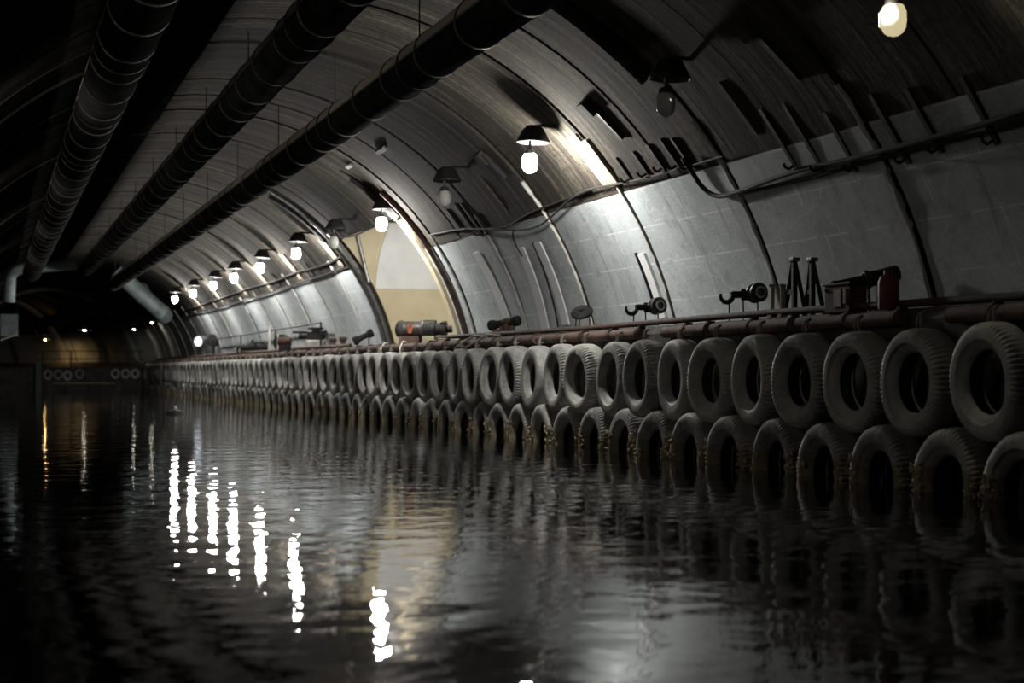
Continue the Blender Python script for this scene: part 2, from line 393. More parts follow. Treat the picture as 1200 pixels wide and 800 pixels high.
# ------------------------------------------------------------------ ducts under the crown
def duct(name, label, u, z, r, s0, s1, rings0, step, ext=()):
    k = .88; u *= k; z = CAMZ + (z-CAMZ)*k; r *= k; rings0 *= k; step *= k
    pts = [(u, s, z) for s in arange(s0, s1, 6)] + list(ext)
    o = tag(link(name, tube(nb(), pts, r, 28), 'duct'), label, 'duct', None)
    s = rings0
    rb = lathe(nb(), [(r-.01, -.035), (r+.014, -.03), (r+.014, .03), (r-.01, .035)], axis((0, 0, 0), (0, 1, 0)), 32)
    ring = link('flange_ring', rb, 'ductring', o); ring.location = (u, s, z)
    hb = nb(); top = VZ + math.sqrt(VR**2 - (u-VU)**2)
    box(hb, (0, 0, (top - z)/2 + r/2 + .05), (.018, .018, top - z - r + .16))
    rh = lathe(hb, [(r+.005, -.03), (r+.02, -.03), (r+.02, .03), (r+.005, .03)], axis((0, 0, 0), (0, 1, 0)), 24, True)
    hang = link('hanger_strap', rh, 'black', o); hang.location = (u, s0+1, z)
    s += step; k = 0
    while s < s1 - .3:
        c = ring.copy(); C.objects.link(c); c.parent = o; c.location = (u, s + rnd.uniform(-.05, .05), z)
        if k % 3 == 1:
            c = hang.copy(); C.objects.link(c); c.parent = o; c.location = (u, s+step*.5, z)
        s += step; k += 1
    return o
duct('ventilation_duct', 'leftmost of three round ducts under the ceiling, black and barely lit', 1.85, 6.01, .42, 6, 77, 14.9, 1.97)
duct('ventilation_duct', 'middle of three round ducts under the ceiling, with thin flange rings', 4.6, 6.44, .39, 6, 79, 13.4, 2.2)
d3 = duct('ventilation_duct', 'rightmost and lowest of three round ducts, its upper edge lit grey', 6.42, 6.0, .36, 6, 86.5, 13.4, 2.3)
def bend_duct(name, label, pts, r, mt, rings=()):
    o = tag(link(name, tube(nb(), pts, r, 20), mt), label, 'duct')
    for p, d in rings: link('flange_ring', lathe(nb(), [(r, -.04), (r+.04, -.04), (r+.04, .04), (r, .04)], axis(p, d), 24), 'ductring' if mt == 'duct' else mt, o)
    return o
e0 = Vector((6.15, 88, 6.05)); e1 = Vector((8.35, 88, 4.1))
bend_duct('branch_duct', 'pale blue duct slanting down the vault at the far end of the lowest duct', [e0 + (e0-e1)*.08, e0, e1, e1 + (e1-e0)*.04 + Vector((0, .3, 0))], .40, 'ductblue', [(e0 + (e1-e0)*t, e1-e0) for t in (.03, .55, .97)])
g = [at_s(194, 369, 88.6), at_s(185, 367, 93), at_s(172, 368, 102), at_s(150, 374, 111), at_s(122, 382, 119), at_s(100, 384, 126)]
bend_duct('wall_duct', 'dark duct running along the wall beyond the pale blue duct', g, .38, 'ductgrey', [(g[3], g[4]-g[2])])
g = [at_s(166, 340, 89.5), at_s(150, 347, 98), at_s(122, 359, 109), at_s(85, 371, 120), at_s(50, 378, 128)]
bend_duct('crown_duct', 'dark duct bending left under the ribbed far ceiling', g, .38, 'ductgrey', [(g[2], g[3]-g[1])])
g = [Vector((3.6, 80, 5.95)), Vector((1.35, 80, 5.75)), Vector((.95, 80.1, 5.65)), Vector((.72, 80.3, 5.35)), Vector((.68, 80.3, 4.2))]
g = [q + Vector((.08, 0, .10)) for q in g]
bend_duct('cross_duct', 'pale blue-grey duct crossing leftward and turning down in the dark left corner', g, .25, 'ductblue', [(g[1], (1, 0, 0))])

# ------------------------------------------------------------------ lamps
def hood_bm(tilt=.0):
    bm = nb()
    mt = Matrix.Translation((.06, 0, .30)) @ Matrix.Rotation(tilt, 4, 'Y')
    prof = [(0, .27), (.10, .27), (.13, .25), (.17, .21), (.255, .045), (.27, .03), (.27, .0), (.262, -.005), (.25, .01), (.16, .19), (.10, .235), (0, .24)]
    return lathe(bm, prof, mt, 28)
hood_me = link('lamp_hood', hood_bm(.06), 'black')
lin_me = link('hood_lining', lathe(nb(), [(.248, .012), (.158, .186), (.098, .230), (0, .234)], Matrix.Translation((.06, 0, .30)) @ Matrix.Rotation(.06, 4, 'Y'), 28), 'iron')
arm_bm = nb(); tube(arm_bm, [(.03, 0, .52), (.16, 0, .57), (.62, 0, .56)], .025, 8); box(arm_bm, (.62, 0, .56), (.05, .16, .16)); arm_me = link('lamp_arm', arm_bm, 'black')
stem_bm = nb(); cyl(stem_bm, (0, 0, .13), (.02, 0, .53), .022, 10); lathe(stem_bm, [(0, .19), (.06, .19), (.085, .16), (.09, .115), (.0, .115)], seg=20); stem_me = link('lamp_socket', stem_bm, 'iron')
GB = [(0, -.185), (.05, -.178), (.09, -.15), (.118, -.10), (.125, -.03), (.122, .05), (.10, .10), (.085, .118), (0, .12)]
globe_me = link('lamp_globe', lathe(nb(), GB, seg=16), 'bulb')
cage = nb()
for k in range(6):
    a = PI*k/6 + .2; rr = .14
    tube(cage, [(rr*.62*math.cos(a), rr*.62*math.sin(a), .12), (rr*math.cos(a), rr*math.sin(a), .03), (rr*.95*math.cos(a), rr*.95*math.sin(a), -.10), (0, 0, -.205)], .004, 5)
cage_me = link('wire_guard', cage, 'iron')
protos = [hood_me, lin_me, arm_me, stem_me, globe_me, cage_me]
LU = 8.18
lamp_no = [0]
def lamp(x, y, kind, label, u=None):
    p = at_u(x, y, u or LU) if not isinstance(x, Vector) else x
    t = thing('bulkhead_lamp', label, 'lamp', p, rnd.uniform(-.05, .05), 'hooded lamps along the vault')
    t.rotation_euler[1] = rnd.uniform(-.05, .03)
    first = lamp_no[0] == 0; lamp_no[0] += 1
    made = {}
    for q in protos:
        if q is cage_me and kind == 'lit': continue
        c = q.copy(); C.objects.link(c); made[q] = c
        c.parent = made[hood_me] if q is lin_me else made[stem_me] if q in (globe_me, cage_me) else t
        if q is globe_me and kind == 'lit' and 20 < p.y < 39:
            c.data = q.data.copy(); c.data.materials.clear(); c.data.materials.append(M['bulbbright'])
        if q is globe_me and kind != 'lit':
            c.data = q.data.copy(); c.data.materials.clear(); c.data.materials.append(M['glass'] if kind == 'off' else M['bulbdim'])
    if p.x < 0: t.rotation_euler[2] += PI
    if kind == 'dim':
        cr = link('bulb_core', lathe(nb(), [(0, -.08), (.05, -.055), (.075, 0), (.05, .055), (0, .08)], seg=12), 'bulbfil' if -1 < p.y - 14.6 < 1 and p.x > 0 else 'bulbfaint' if p.x > 0 else 'bulbfill', t); cr.location = (-.075, -.05, .01)
    return p
LAMPS = [(1047, 20, 'dim', 'dim yellow bulb of the lamp at the upper right, hood lost in darkness'),
 (780, 120, 'off', 'unlit hooded lamp with dull glass, above the row of cable hooks at upper right'),
 (621, 189, 'lit', 'largest brightly lit hooded lamp, right of the side opening'),
 (521, 231, 'off', 'unlit hooded lamp between the largest lit lamp and the lamp over the side opening'),
 (447, 261, 'lit', 'lit hooded lamp hanging at the top of the side opening', 8.5),
 (391, 283, 'off', 'small unlit lamp beside the far jamb of the side opening'),
 (347, 296, 'lit', 'first lit lamp left of the side opening'),
 (305, 313, 'lit', 'second lit lamp left of the side opening'),
 (274, 325, 'lit', 'third lit lamp left of the side opening'),
 (250, 334, 'lit', 'fourth lit lamp left of the side opening'),
 (226, 343, 'lit', 'fifth lit lamp left of the side opening, second from the far end'),
 (205, 350, 'lit', 'sixth and farthest lit lamp left of the side opening, by the pale blue duct')]
for a in LAMPS:
    p = lamp(*a)
lamp(Vector((LU, 8.7, 4.62)), 0, 'dim', 'dim lamp beyond the right edge of the photo, nearest the camera')
lamp(Vector((10.75, 40.3, 4.5)), 0, 'lit', 'added lamp brightening the side opening, unseen behind its near jamb')  # unseen lamp added to brighten the recess walls
for i, sl in enumerate((14, 26, 38, 50, 62)):  # unseen lamps added as frontal fill for right wall and tyres
    lamp(Vector((-.42, sl, 4.3)), 0, 'dim', 'added fill lamp on the unseen left wall, %s from the camera' % ordinal(i+1))
for q in protos: bpy.data.objects.remove(q)
def flat_box_on_vault(bm, p, du, ds, dn, lift=0, yaw=0):
    """box lying on the vault at p: du along the arc, ds along the tunnel, dn thick"""
    a = math.atan2(p.z - VZ, p.x - VU)
    nrm = Vector((-math.cos(a), 0, -math.sin(a))); tan = Vector((-math.sin(a), 0, math.cos(a))); ax = Vector((0, 1, 0))
    if yaw: q = Matrix.Rotation(yaw, 3, nrm); tan = q @ tan; ax = q @ ax
    rot = Matrix((tan, ax, nrm)).transposed()
    q = Vector((VU + VR*math.cos(a), p.y, VZ + VR*math.sin(a)))
    box(bm, q + nrm*(lift + dn/2 - .01), (du, ds, dn), rot)
# pale weathered planks beneath each lamp
PL = [(671, 214, .95, .42, 'largest lit lamp right of the side opening'), (660, 222, .6, .16, None)]
for (x, y, kind, lab) in [q[:4] for q in LAMPS]:
    if x in (1047, 391, 447): continue
    p = at_u(x, y, LU)
    bm = nb()
    for k in range(3 if kind == 'lit' else 1):
        q = Vector((0, 0, 0)); a = R(40) - k*.006
        pp = Vector((VU + VR*math.cos(a), p.y - .18 - .24*k, VZ + VR*math.sin(a)))
        flat_box_on_vault(bm, pp, .95 + rnd.uniform(-.15, .15), .21 if kind == 'lit' else .09, .05 + .012*k, 0, rnd.uniform(-.03, .03))
    nm = {'lit': 'lit', 'off': 'unlit'}[kind]
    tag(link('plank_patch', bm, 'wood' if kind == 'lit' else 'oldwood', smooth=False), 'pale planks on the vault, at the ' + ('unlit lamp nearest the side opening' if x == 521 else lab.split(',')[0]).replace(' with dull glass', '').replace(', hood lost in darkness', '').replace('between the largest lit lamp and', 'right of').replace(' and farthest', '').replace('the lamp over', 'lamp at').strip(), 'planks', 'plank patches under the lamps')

# ------------------------------------------------------------------ tyres
def tyre_mesh(seg, lug, width, hole, ox, oz, seed):
    r0 = random.Random(seed); Ro = .55; h = width/2; W = hole
    prof = [(W, -h*.38), (W+.012, -h*.52), (W+.05, -h*.74), (W+.075, -h*.80), (W+.085, -h*.90), (Ro-.15, -h*1.0), (Ro-.085, -h*1.0), (Ro-.05, -h*.95), (Ro-.018, -h*.80), (Ro-.004, -h*.58), (Ro+.004, -h*.2), (Ro+.006, h*.2), (Ro, h*.6), (Ro-.02, h*.85), (Ro-.07, h*.97),
            (W+.10, h), (W+.03, h*.8), (W, h*.55), (W+.02, h*.5), (W+.06, h*.72), (Ro-.12, h*.8), (Ro-.05, h*.55), (Ro-.035, 0), (Ro-.05, -h*.6), (Ro-.12, -h*.82), (W+.075, -h*.62), (W+.02, -h*.34)]
    def mod(j, k):
        if j in (6, 7, 8, 9): return (-.026 if k % 3 == 0 else .003)*lug*(.55 if j == 6 else 1) + r0.uniform(-.002, .002)
        return r0.uniform(-.002, .002)
    mt = Matrix.Diagonal((1, ox, oz, 1)) @ Matrix.Rotation(PI/2, 4, 'Y')
    bm = lathe(nb(), prof, mt, seg, True, mod)
    ph1, ph2 = r0.uniform(0, 6), r0.uniform(0, 6)
    for vtx in bm.verts:
        a = math.atan2(vtx.co.z, vtx.co.y); k = 1 + .012*math.sin(2*a+ph1) + .01*math.sin(3*a+ph2)
        vtx.co.y *= k; vtx.co.z *= k
    return bm
TV = []
for i, (lug, wd, ho, ox, oz) in enumerate([(1, .36, .28, .92, 1.02), (1, .38, .29, .94, 1.01), (.2, .35, .25, .91, 1.03), (.7, .34, .30, .94, 1.02), (1, .37, .31, .96, 1.0)]):
    o = link('tyre', tyre_mesh(186, lug, wd, ho, ox, oz, i), 'rubber'); TV.append((o.data, wd)); bpy.data.objects.remove(o)
TL = []
for me, wd in TV[:4]:
    mm = me.copy(); mm.materials.clear(); mm.materials.append(M['rubberwet']); TL.append((mm, wd))
hb = nb(); tube(hb, [(.02, -.03, .50), (-.02, -.035, .60), (.0, -.02, .69), (.06, 0, .72)], .018, 7); tube(hb, [(.02, .04, .50), (-.02, .035, .60), (.0, .02, .69), (.06, 0, .72)], .018, 7); box(hb, (.02, 0, .62), (.05, .11, .03))
ho_ = link('hanger_chain', hb, 'hanger'); HME = ho_.data; bpy.data.objects.remove(ho_)
SP = 1.27
UT = QU - .02
def tyre(kind, i, s, zc, wet):
    me, wd = rnd.choice(TL if wet else TV) if i > 12 else (TL if wet else TV)[[3, 4, 4, 1, 0, 1, 2, 0, 3, 1, 0, 2, 1][i] % (4 if wet else 5)]
    o = bpy.data.objects.new('tyre', me); C.objects.link(o)
    o.location = (UT - wd/2 - rnd.uniform(.04, .08) - (.02 if wet else 0), s + rnd.uniform(-.02, .02), zc + rnd.uniform(-.012, .012))
    o.rotation_euler = (rnd.uniform(-.06, .06), rnd.uniform(-.04, .04), rnd.uniform(.01, .13))
    o['category'] = 'tyre'
    return o
N_T = 73
for i in range(N_T):
    s = 14.1 + SP*i
    o = tyre('u', i, s, 1.08, False)
    o['label'] = 'grey tyre hung from the rusty rail, %s from the right in the upper row' % ordinal(i+1); o['group'] = 'upper row of fender tyres'
    c = bpy.data.objects.new('hanger_chain', HME); C.objects.link(c); c.parent = o
    o = tyre('l', i, s + SP*.5 - SP*(1 if i else 1), .07, True)
    o['label'] = 'half-sunk tyre at the waterline, %s from the right in the lower row' % ordinal(i+1); o['group'] = 'lower row of fender tyres'
    if i < 26:
        r0 = random.Random(i); gb = nb()
        for sd in (-1, 1):
            for k in range(16 if i < 14 else 9):
                yy = sd*(.41 + r0.uniform(-.10, .10)); zz = r0.uniform(-.08, .16 + .10*r0.random())
                rr = r0.uniform(.012, .034)
                bmesh.ops.create_icosphere(gb, subdivisions=1, radius=rr, matrix=Matrix.Translation((-.17 + r0.uniform(-.012, .015), yy, zz)) @ Matrix.Rotation(r0.uniform(0, 3), 4, 'X') @ Matrix.Diagonal((.8, 1.3, .8, 1)))
        link('mussel_growth', gb, 'mussel', o)['kind'] = 'stuff'

# ------------------------------------------------------------------ fender rail and its brackets, top pipe
for k in range(36):
    s0 = 11.0 + 2.54*k; s1 = s0 + 2.40
    if k in (1, 4): s1 = s0 + 1.6
    bm = nb(); zc = 1.755 + rnd.uniform(-.01, .01)
    tube(bm, [(QU-.07, s0, zc), (QU-.07, (s0+s1)/2, zc + rnd.uniform(-.008, .008)), (QU-.07, s1, zc)], .078, 14)
    o = tag(link('fender_rail', bm, 'rust'), 'rusty round rail length above the tyres, %s from the right' % ordinal(k+1), 'rail', 'rusty fender rail lengths along the quay edge')
    for t in (.02, .5):
        bb = nb(); s = s0 + (s1-s0)*t + .03
        lathe(bb, [(.07, -.04), (.092, -.04), (.092, .04), (.07, .04)], axis((QU-.07, s, zc), (0, 1, 0)), 14, True); box(bb, (QU-.03, s, zc+.09), (.10, .07, .06))
        link('clamp', bb, 'rustdark', o)
tag(link('edge_pipe', tube(nb(), [(QU+.10, s, DZ+.055 + .012*math.sin(s*.4)) for s in arange(8, 36.5, 40)], .045, 10), 'rustdark'), 'dark pipe lying along the quay edge from the side opening to the right', 'pipe')
tag(link('edge_pipe', tube(nb(), [(QU+.10, s, DZ+.055 + .01*math.sin(s*.5)) for s in arange(46, 104, 40)], .05, 10), 'rust'), 'rust-red pipe along the far quay edge left of the side opening', 'pipe')
# loose rope ends over the rail
def rope(pts, label, r=.022):
    return tag(link('rope', tube(nb(), pts, r, 6), 'rope'), label, 'rope', 'rope ends on the fender rail')
def drape(x, y, dx, top=.12, drop=.35):
    p = at_u(x, y, QU-.20); s = p.y
    return [(QU+.06, s+dx, DZ+.02), (QU-.05, s+dx*.7, DZ+.01+top*.2), (QU-.185, s+dx*.3, DZ-.12), (QU-.20, s, DZ-drop*.7), (QU-.205, s-.05, DZ-drop)]
rope(drape(497, 418, -1.0), 'pale rope end draped over the rail left of the curved strand')
rope(drape(533, 410, -1.4, .2, .28), 'pale rope strand curving over the rail left of the dumbbell roller')
rope(drape(545, 413, -1.6, .2, .30), 'pale rope strand nearest the dumbbell roller')
rope(drape(470, 412, .6, .1, .5), 'pale rope hanging in front of the tyres under the side opening')
rope(drape(447, 410, .5), 'short pale rope end below the far jamb of the side opening')

# ------------------------------------------------------------------ cables along the paint line, hooks
def cable(px, label, r, off=.09, mt='cable', sm=3):
    pts = [at_vault(x, y, off) for x, y in px]; out = []
    for i in range(len(pts)-1):
        p0 = pts[max(i-1, 0)]; p1 = pts[i]; p2 = pts[i+1]; p3 = pts[min(i+2, len(pts)-1)]
        for k in range(sm):
            t = k/sm
            out.append(.5*((2*p1) + (p2-p0)*t + (2*p0-5*p1+4*p2-p3)*t*t + (3*p1-p0-3*p2+p3)*t**3))
    out.append(pts[-1])
    return tag(link('cable', tube(nb(), out, r, 7), mt), label, 'cable', None)
cable([(1290, 100), (1200, 130), (1150, 146), (1090, 162), (1033, 177), (990, 188), (943, 198), (905, 210), (876, 221), (843, 230), (824, 220), (812, 203), (800, 185)], 'thick black cable dipping in a loop at the right, rising to the hooks', .035)
cable([(1290, 118), (1200, 143), (1150, 156), (1090, 170), (1020, 189), (960, 205), (905, 218), (870, 226)], 'thinner cable running just below the thick black cable at the right', .022, .04)
cable([(847, 183), (800, 197), (750, 210), (715, 217), (690, 222), (667, 234), (648, 252), (630, 265), (605, 270), (575, 266)], 'black cable from the hooks sagging left below the largest lit lamp', .018)
cable([(690, 222), (650, 238), (620, 250), (600, 262), (580, 268), (545, 268), (520, 272), (505, 275)], 'thin dark cable running from the largest lit lamp to the side opening', .02, .045)
cable([(602, 268), (601, 277), (606, 290), (612, 300)], 'short cable drooping onto the wall left of the pale battens', .016)
cable([(400, 300), (375, 312), (347, 319), (320, 330), (290, 338), (262, 348), (235, 357), (210, 366)], 'upper cable along the far wall below the row of lit lamps', .03)
cable([(404, 312), (380, 322), (347, 332), (320, 342), (290, 351), (262, 359), (235, 366), (212, 372)], 'lower cable along the far wall below the row of lit lamps', .03)
cable([(447, 262), (433, 268), (415, 276), (400, 278), (385, 275)], 'cable slung across the top of the side opening', .02, .12)
def hook(x, y, ln, label, grp, w_=.07, lift=.02):
    p = at_vault(x, y); bm = nb()
    flat_box_on_vault(bm, p, ln, w_, .05, 0, 0)
    a = math.atan2(p.z-VZ, p.x-VU); tan = Vector((-math.sin(a), 0, math.cos(a))); nrm = Vector((-math.cos(a), 0, -math.sin(a)))
    q = p - tan*(ln*.42) + nrm*.05
    tube(bm, [q, q + nrm*.08, q + nrm*.11 + tan*.05, q + nrm*.10 + tan*.10], .02, 6)
    return tag(link('cable_hook', bm, 'black', smooth=False), label, 'hook', grp)
GH = 'iron cable hooks above the right wall panels'
for i, (x, y, ln) in enumerate([(732, 197, .42), (752, 190, .42), (770, 183, .44), (786, 178, .48), (800, 178, .5)]):
    hook(x, y, ln, '%s from the left of five black cable hooks below the unlit lamp at upper right' % ordinal(i+1), GH)
for i, (x, y, ln) in enumerate([(915, 162, .9), (944, 160, 1.0), (988, 165, .8), (1045, 150, .9), (1085, 140, .8), (1150, 128, .8)]):
    hook(x, y, ln, '%s from the left of six long hooks crossing the thick cable at right' % ordinal(i+1), GH, .08)
for i, (x, y, ln) in enumerate([(534, 258, .6), (545, 254, .7), (554, 256, .8), (565, 262, .5)]):
    hook(x, y, ln, '%s from the left of four black hooks above the wall right of the opening' % ordinal(i+1), GH, .06)
for i, (x, y) in enumerate([(388, 303), (364, 311), (343, 318), (325, 324), (306, 330), (290, 336), (272, 341), (256, 348), (240, 353), (225, 359)]):
    hook(x, y + 4, .55, '%s of ten small hooks on the far wall, counted from the opening' % ordinal(i+1), 'small hooks under the far lamps', .05)
# wedge brackets higher on the vault
def bracket(x, y, label, ln=.75):
    p = at_vault(x, y); bm = nb(); flat_box_on_vault(bm, p, ln, .07, .10, 0, .06)
    o = tag(link('vault_bracket', bm, 'black', smooth=False), label, 'bracket', 'slotted brackets on the vault')
    b2 = nb(); flat_box_on_vault(b2, p + Vector((0, .11, 0)), ln*.8, .10, .06, 0, .10); link('wooden_wedge', b2, 'oldwood', o, False)
    b3 = nb()
    a = math.atan2(p.z-VZ, p.x-VU); tan = Vector((-math.sin(a), 0, math.cos(a)))
    flat_box_on_vault(b3, p + tan*(ln*.40) + Vector((0, .16, 0)), .26, .24, .16, 0, 0); link('bracket_head', b3, 'groove', o, False)
bracket(713, 138, 'black bracket with a pale wedge, left of the upper right unlit lamp')
bracket(582, 192, 'small black bracket with a pale wedge, left of the largest lit lamp', .6)
bracket(910, 55, 'bracket with a pale wedge high on the dark vault at upper right', .95)
def iron_rack(x, y, k, label):
    p = at_vault(x, y); bm = nb(); flat_box_on_vault(bm, p, .05, .1*k, .04)
    o = tag(link('insulator_rack', bm, 'iron', smooth=False), label, 'rack')
    for i in range(k):
        b2 = nb(); flat_box_on_vault(b2, p + Vector((0, .1*(i-k/2+.5), 0)), .09, .045, .10); link('insulator', b2, 'white', o, False)
iron_rack(448, 174, 7, 'row of small white insulators on the vault beneath the lowest duct')
iron_rack(411, 192, 5, 'shorter row of white insulators left of and below the other row')
# thick dark cable ribs that follow the vault at upper right and over the opening
tag(link('cable_bundle', tube(nb(), [vault(at_vault(700, 30).y + .1*math.sin(a*9), a, -.05) for a in arange(R(48), R(64), 14)], .13, 8), 'cable'), 'thick black cable bundle running up the vault from the upper right unlit lamp', 'cable')
tag(link('cable_bundle', tube(nb(), [vault(OS1+1.1, a, -.06) for a in arange(AO+.02, AO+.34, 10)], .12, 8), 'cable'), 'thick black bundle on the vault above the far jamb of the opening', 'cable')
tag(link('cable_bundle', tube(nb(), [vault(OS0-.2 + 2*(a-AO), a, -.06) for a in arange(AO, AO+.22, 10)], .12, 8), 'cable'), 'thick black bundle on the vault above the near jamb of the opening', 'cable')

# ------------------------------------------------------------------ exhibits on the quay deck
FWD = (MC @ Vector((0, 0, -1))).normalized()
def at_depth(x, y, D):
    d = ray(x, y); return CP + d*(D/d.dot(FWD))
def depth(p): return (p - CP).dot(FWD)
def base(x, u): return Vector((u, at_u(x, 380, u).y, DZ))
def Z(y, x, u): return at_u(x, y, u).z
# dumbbell roller on a rusty stand
u = 9.75; p = base(591, u); zc = Z(378.5, 591, u) - DZ
t = thing('dumbbell_roller', 'black dumbbell-shaped roller on a rusty stand right of the side opening', 'roller', p, R(66))
L = .76
def lx(t_, s_): return (0, s_, t_)
link('roller', lathe(nb(), [(0, -L/2), (.07, -L/2), (.105, -L/2+.03), (.11, -L/2+.12), (.08, -L/2+.18), (.072, -.05), (.072, .05), (.08, L/2-.18), (.11, L/2-.12), (.105, L/2-.03), (.07, L/2), (0, L/2)], axis((0, 0, zc), (.55, 1, -.16)), 24), 'black', t)
bm = nb(); box(bm, (-.02, -.06, (zc-.06)/2), (.16, .30, zc-.06)); box(bm, (-.02, .13, zc*.28), (.2, .22, zc*.56)); box(bm, (0, 0, .03), (.34, .62, .06)); link('stand', bm, 'rust', t, False, .012)
bm = nb(); cyl(bm, (-.14, -.05, .06), (-.14, -.05, .30), .06, 14); lathe(bm, [(0, .38), (.07, .36), (.09, .30), (.05, .28)], Matrix.Translation((-.14, -.05, 0)), 14); link('bollard', bm, 'rustdark', t)
# disc on wire legs
u = 9.7; p = base(682, u); zc = Z(366, 682, u) - DZ
t = thing('cover_disc', 'dark oval disc propped on thin legs between dumbbell and hook block', 'disc', p)
mt = axis((0, 0, zc), (-.36, -.44, .82))
link('disc', lathe(nb(), [(0, -.04), (.15, -.04), (.19, -.025), (.195, .015), (.175, .04), (.14, .03), (.12, .05), (.05, .05), (.04, .08), (0, .08)], mt @ Matrix.Diagonal((1, 1.0, 1, 1)), 28), 'black', t)
for dx, dy in ((-.08, -.12), (-.05, .14), (.12, 0)): link('leg', cyl(nb(), (dx*1.3, dy*1.2, 0), (dx, dy, zc + .02 + dx*.9), .012, 6), 'black', t)
# hook and pulley block
def hook_block(x0, x1, yc, u, label, flip=1):
    xc = (x0+x1)/2; p = base(xc, u); zc = Z(yc, xc, u) - DZ; W = (x1-x0)*depth(p)/F
    t = thing('hook_block', label, 'pulley', p, R(68 - (xc-755)*.02))
    # W measured along the wall; nearer end (right) carries the sheave
    s1 = -W*.31; r = W*.19
    link('sheave', lathe(nb(), [(0, -.10), (r*.5, -.10), (r*.5, -.07), (r, -.08), (r, -.045), (r*.82, -.02), (r*.82, .02), (r, .045), (r, .08), (r*.5, .07), (r*.5, .10), (0, .10)], axis((-.02, s1, zc + .02), (-1, -.55, .1)), 28), 'iron', t)
    bm = nb(); lathe(bm, [(r*.42, -.06), (r*.62, -.06), (r*.62, .02), (r*.42, .02)], axis((-.11, s1-.045, zc+.025), (-1, -.55, .1)), 20, True); link('hub_ring', bm, 'steel', t)
    bm = nb(); box(bm, (0, -.02*W, zc), (.07, W*.36, r*.7)); box(bm, (.03, s1*.7, zc), (.04, W*.42, r*1.2)); link('shackle', bm, 'black', t, False, .015)
    c0 = Vector((0, W*.27, zc-.02)); rr = W*.12
    pts = [c0 + Vector((0, -rr, .02))] + [c0 + Vector((0, rr*math.cos(a), rr*math.sin(a))) for a in arange(R(140), R(385), 12)]
    k = len(pts); link('hook', tube(nb(), pts, [W*(.022 + .028*math.sin(PI*i/(k-1))) for i in range(k)], 10), 'black', t)
    for yy in (-.33, -.05, .22): link('leg', cyl(nb(), (-.03, W*yy, 0), (-.01, W*yy, zc-.05), .010, 6), 'black', t)
hook_block(728, 780, 360, 9.65, 'black hook and pulley block on thin legs before the short white batten')
hook_block(838, 898, 345, 9.65, 'larger black hook and pulley block on thin legs at right of centre')
# pale posts
for x, lab in ((905, 'left of two pale posts beside the black trestles'), (917, 'right of two pale posts beside the black trestles')):
    p = base(x, 9.4); bm = nb(); zt = Z(334, x, 9.4) - DZ
    cyl(bm, (0, 0, 0), (.01, 0, zt), .025 if x == 905 else .035, 10); box(bm, (0, 0, .02), (.1, .1, .04)); lathe(bm, [(0, zt+.02), (.045, zt+.01), (.045, zt-.02), (0, zt-.03)], seg=12)
    o = tag(link('post', bm, 'olive'), lab, 'post'); o.location = p
# trestles
for x0, xt, lab in ((917, 931, 'left black A-shaped trestle at the right of the quay'), (942, 952, 'right black A-shaped trestle, beside the small gun')):
    u = 9.75; p = base(xt, u); zt = Z(304, xt, u) - DZ; ln = at_u(x0, 365, u).y - p.y
    t = thing('trestle', lab, 'trestle', p)
    link('upright', box(nb(), (0, 0, zt/2), (.06, .07, zt)), 'black', t, False, .008)
    bm = nb(); tube(bm, [(0, .02, zt-.02), (0, ln*.35, zt*.6), (0, ln*.95, 0)], .035, 6); link('strut', bm, 'black', t, False)
    link('rung', box(nb(), (0, ln*.22, zt*.45), (.05, ln*.42, .06)), 'black', t, False)
    link('rear_leg', tube(nb(), [(0, -.02, zt-.02), (.06, -.22, 0)], .028, 6), 'black', t, False)
    bm = nb(); box(bm, (0, 0, zt), (.1, .14, .05)); link('cap', bm, 'iron', t, False, .01)
# small gun-like winch
u = 9.75; xc = 1012; p = base(xc, u); D0 = depth(p); A = at_depth(975, 336, D0-.05); B = at_depth(1053, 320, D0+.05); A = A - p; B = B - p
t = thing('barrel_device', 'long black tapered barrel device on a rusty mount at far right of the quay', 'machine', p)
d = (B-A).normalized(); L = (B-A).length
link('barrel', lathe(nb(), [(0, 0), (.06, 0), (.072, .02), (.062, .06), (.058, .10), (.062, L*.45), (.08, L*.47), (.092, L*.55), (.088, L*.7), (.098, L*.9), (.10, L*.97), (.08, L), (0, L)], axis(A, d), 24), 'black', t)
c = A + d*L*.52
link('collar', lathe(nb(), [(.08, -.03), (.108, -.03), (.108, .03), (.08, .03)], axis(c, d), 24, True), 'iron', t)
c = A + d*L*.78
bm = nb(); box(bm, (c.x, c.y, c.z/2-.02), (.14, .14, c.z)); box(bm, (c.x, c.y, .03), (.3, .3, .06)); link('mount', bm, 'rust', t, False, .015)
bm = nb(); tube(bm, [A + Vector((0, .02, -.02)), A + Vector((-.04, .02, -.07)), A + Vector((-.07, .03, -.03))], .022, 7); link('muzzle_lug', bm, 'black', t)
bm = nb(); c2 = A + d*L*.62; cyl(bm, (c2.x-.05, c2.y, 0), (c2.x-.05, c2.y+.04, c2.z-.05), .02, 8); link('stay', bm, 'steel', t)
# red canister and box
p = base(1040, 9.35); o = tag(link('canister', lathe(nb(), [(0, 0), (.11, 0), (.115, .02), (.115, .30), (.09, .36), (.05, .38), (.05, .43), (0, .43)], seg=20), 'red'), 'dull red canister under the raised end of the barrel device', 'canister'); o.location = p + Vector((-.03, -.08, 0))
p = base(991, 9.42)
t = thing('fire_box', 'low dark red box with a small pale tag below the barrel device muzzle', 'box', p)
link('case', box(nb(), (0, 0, .16), (.22, .62, .32)), 'rustdark', t, False, .015); link('lid', box(nb(), (0, 0, .335), (.25, .66, .03)), 'black', t, False, .008)
link('red_plate', box(nb(), (-.115, -.02, .17), (.014, .17, .2)), 'red', t, False); link('tag', box(nb(), (-.118, -.2, .19), (.014, .06, .17)), 'rope', t, False)
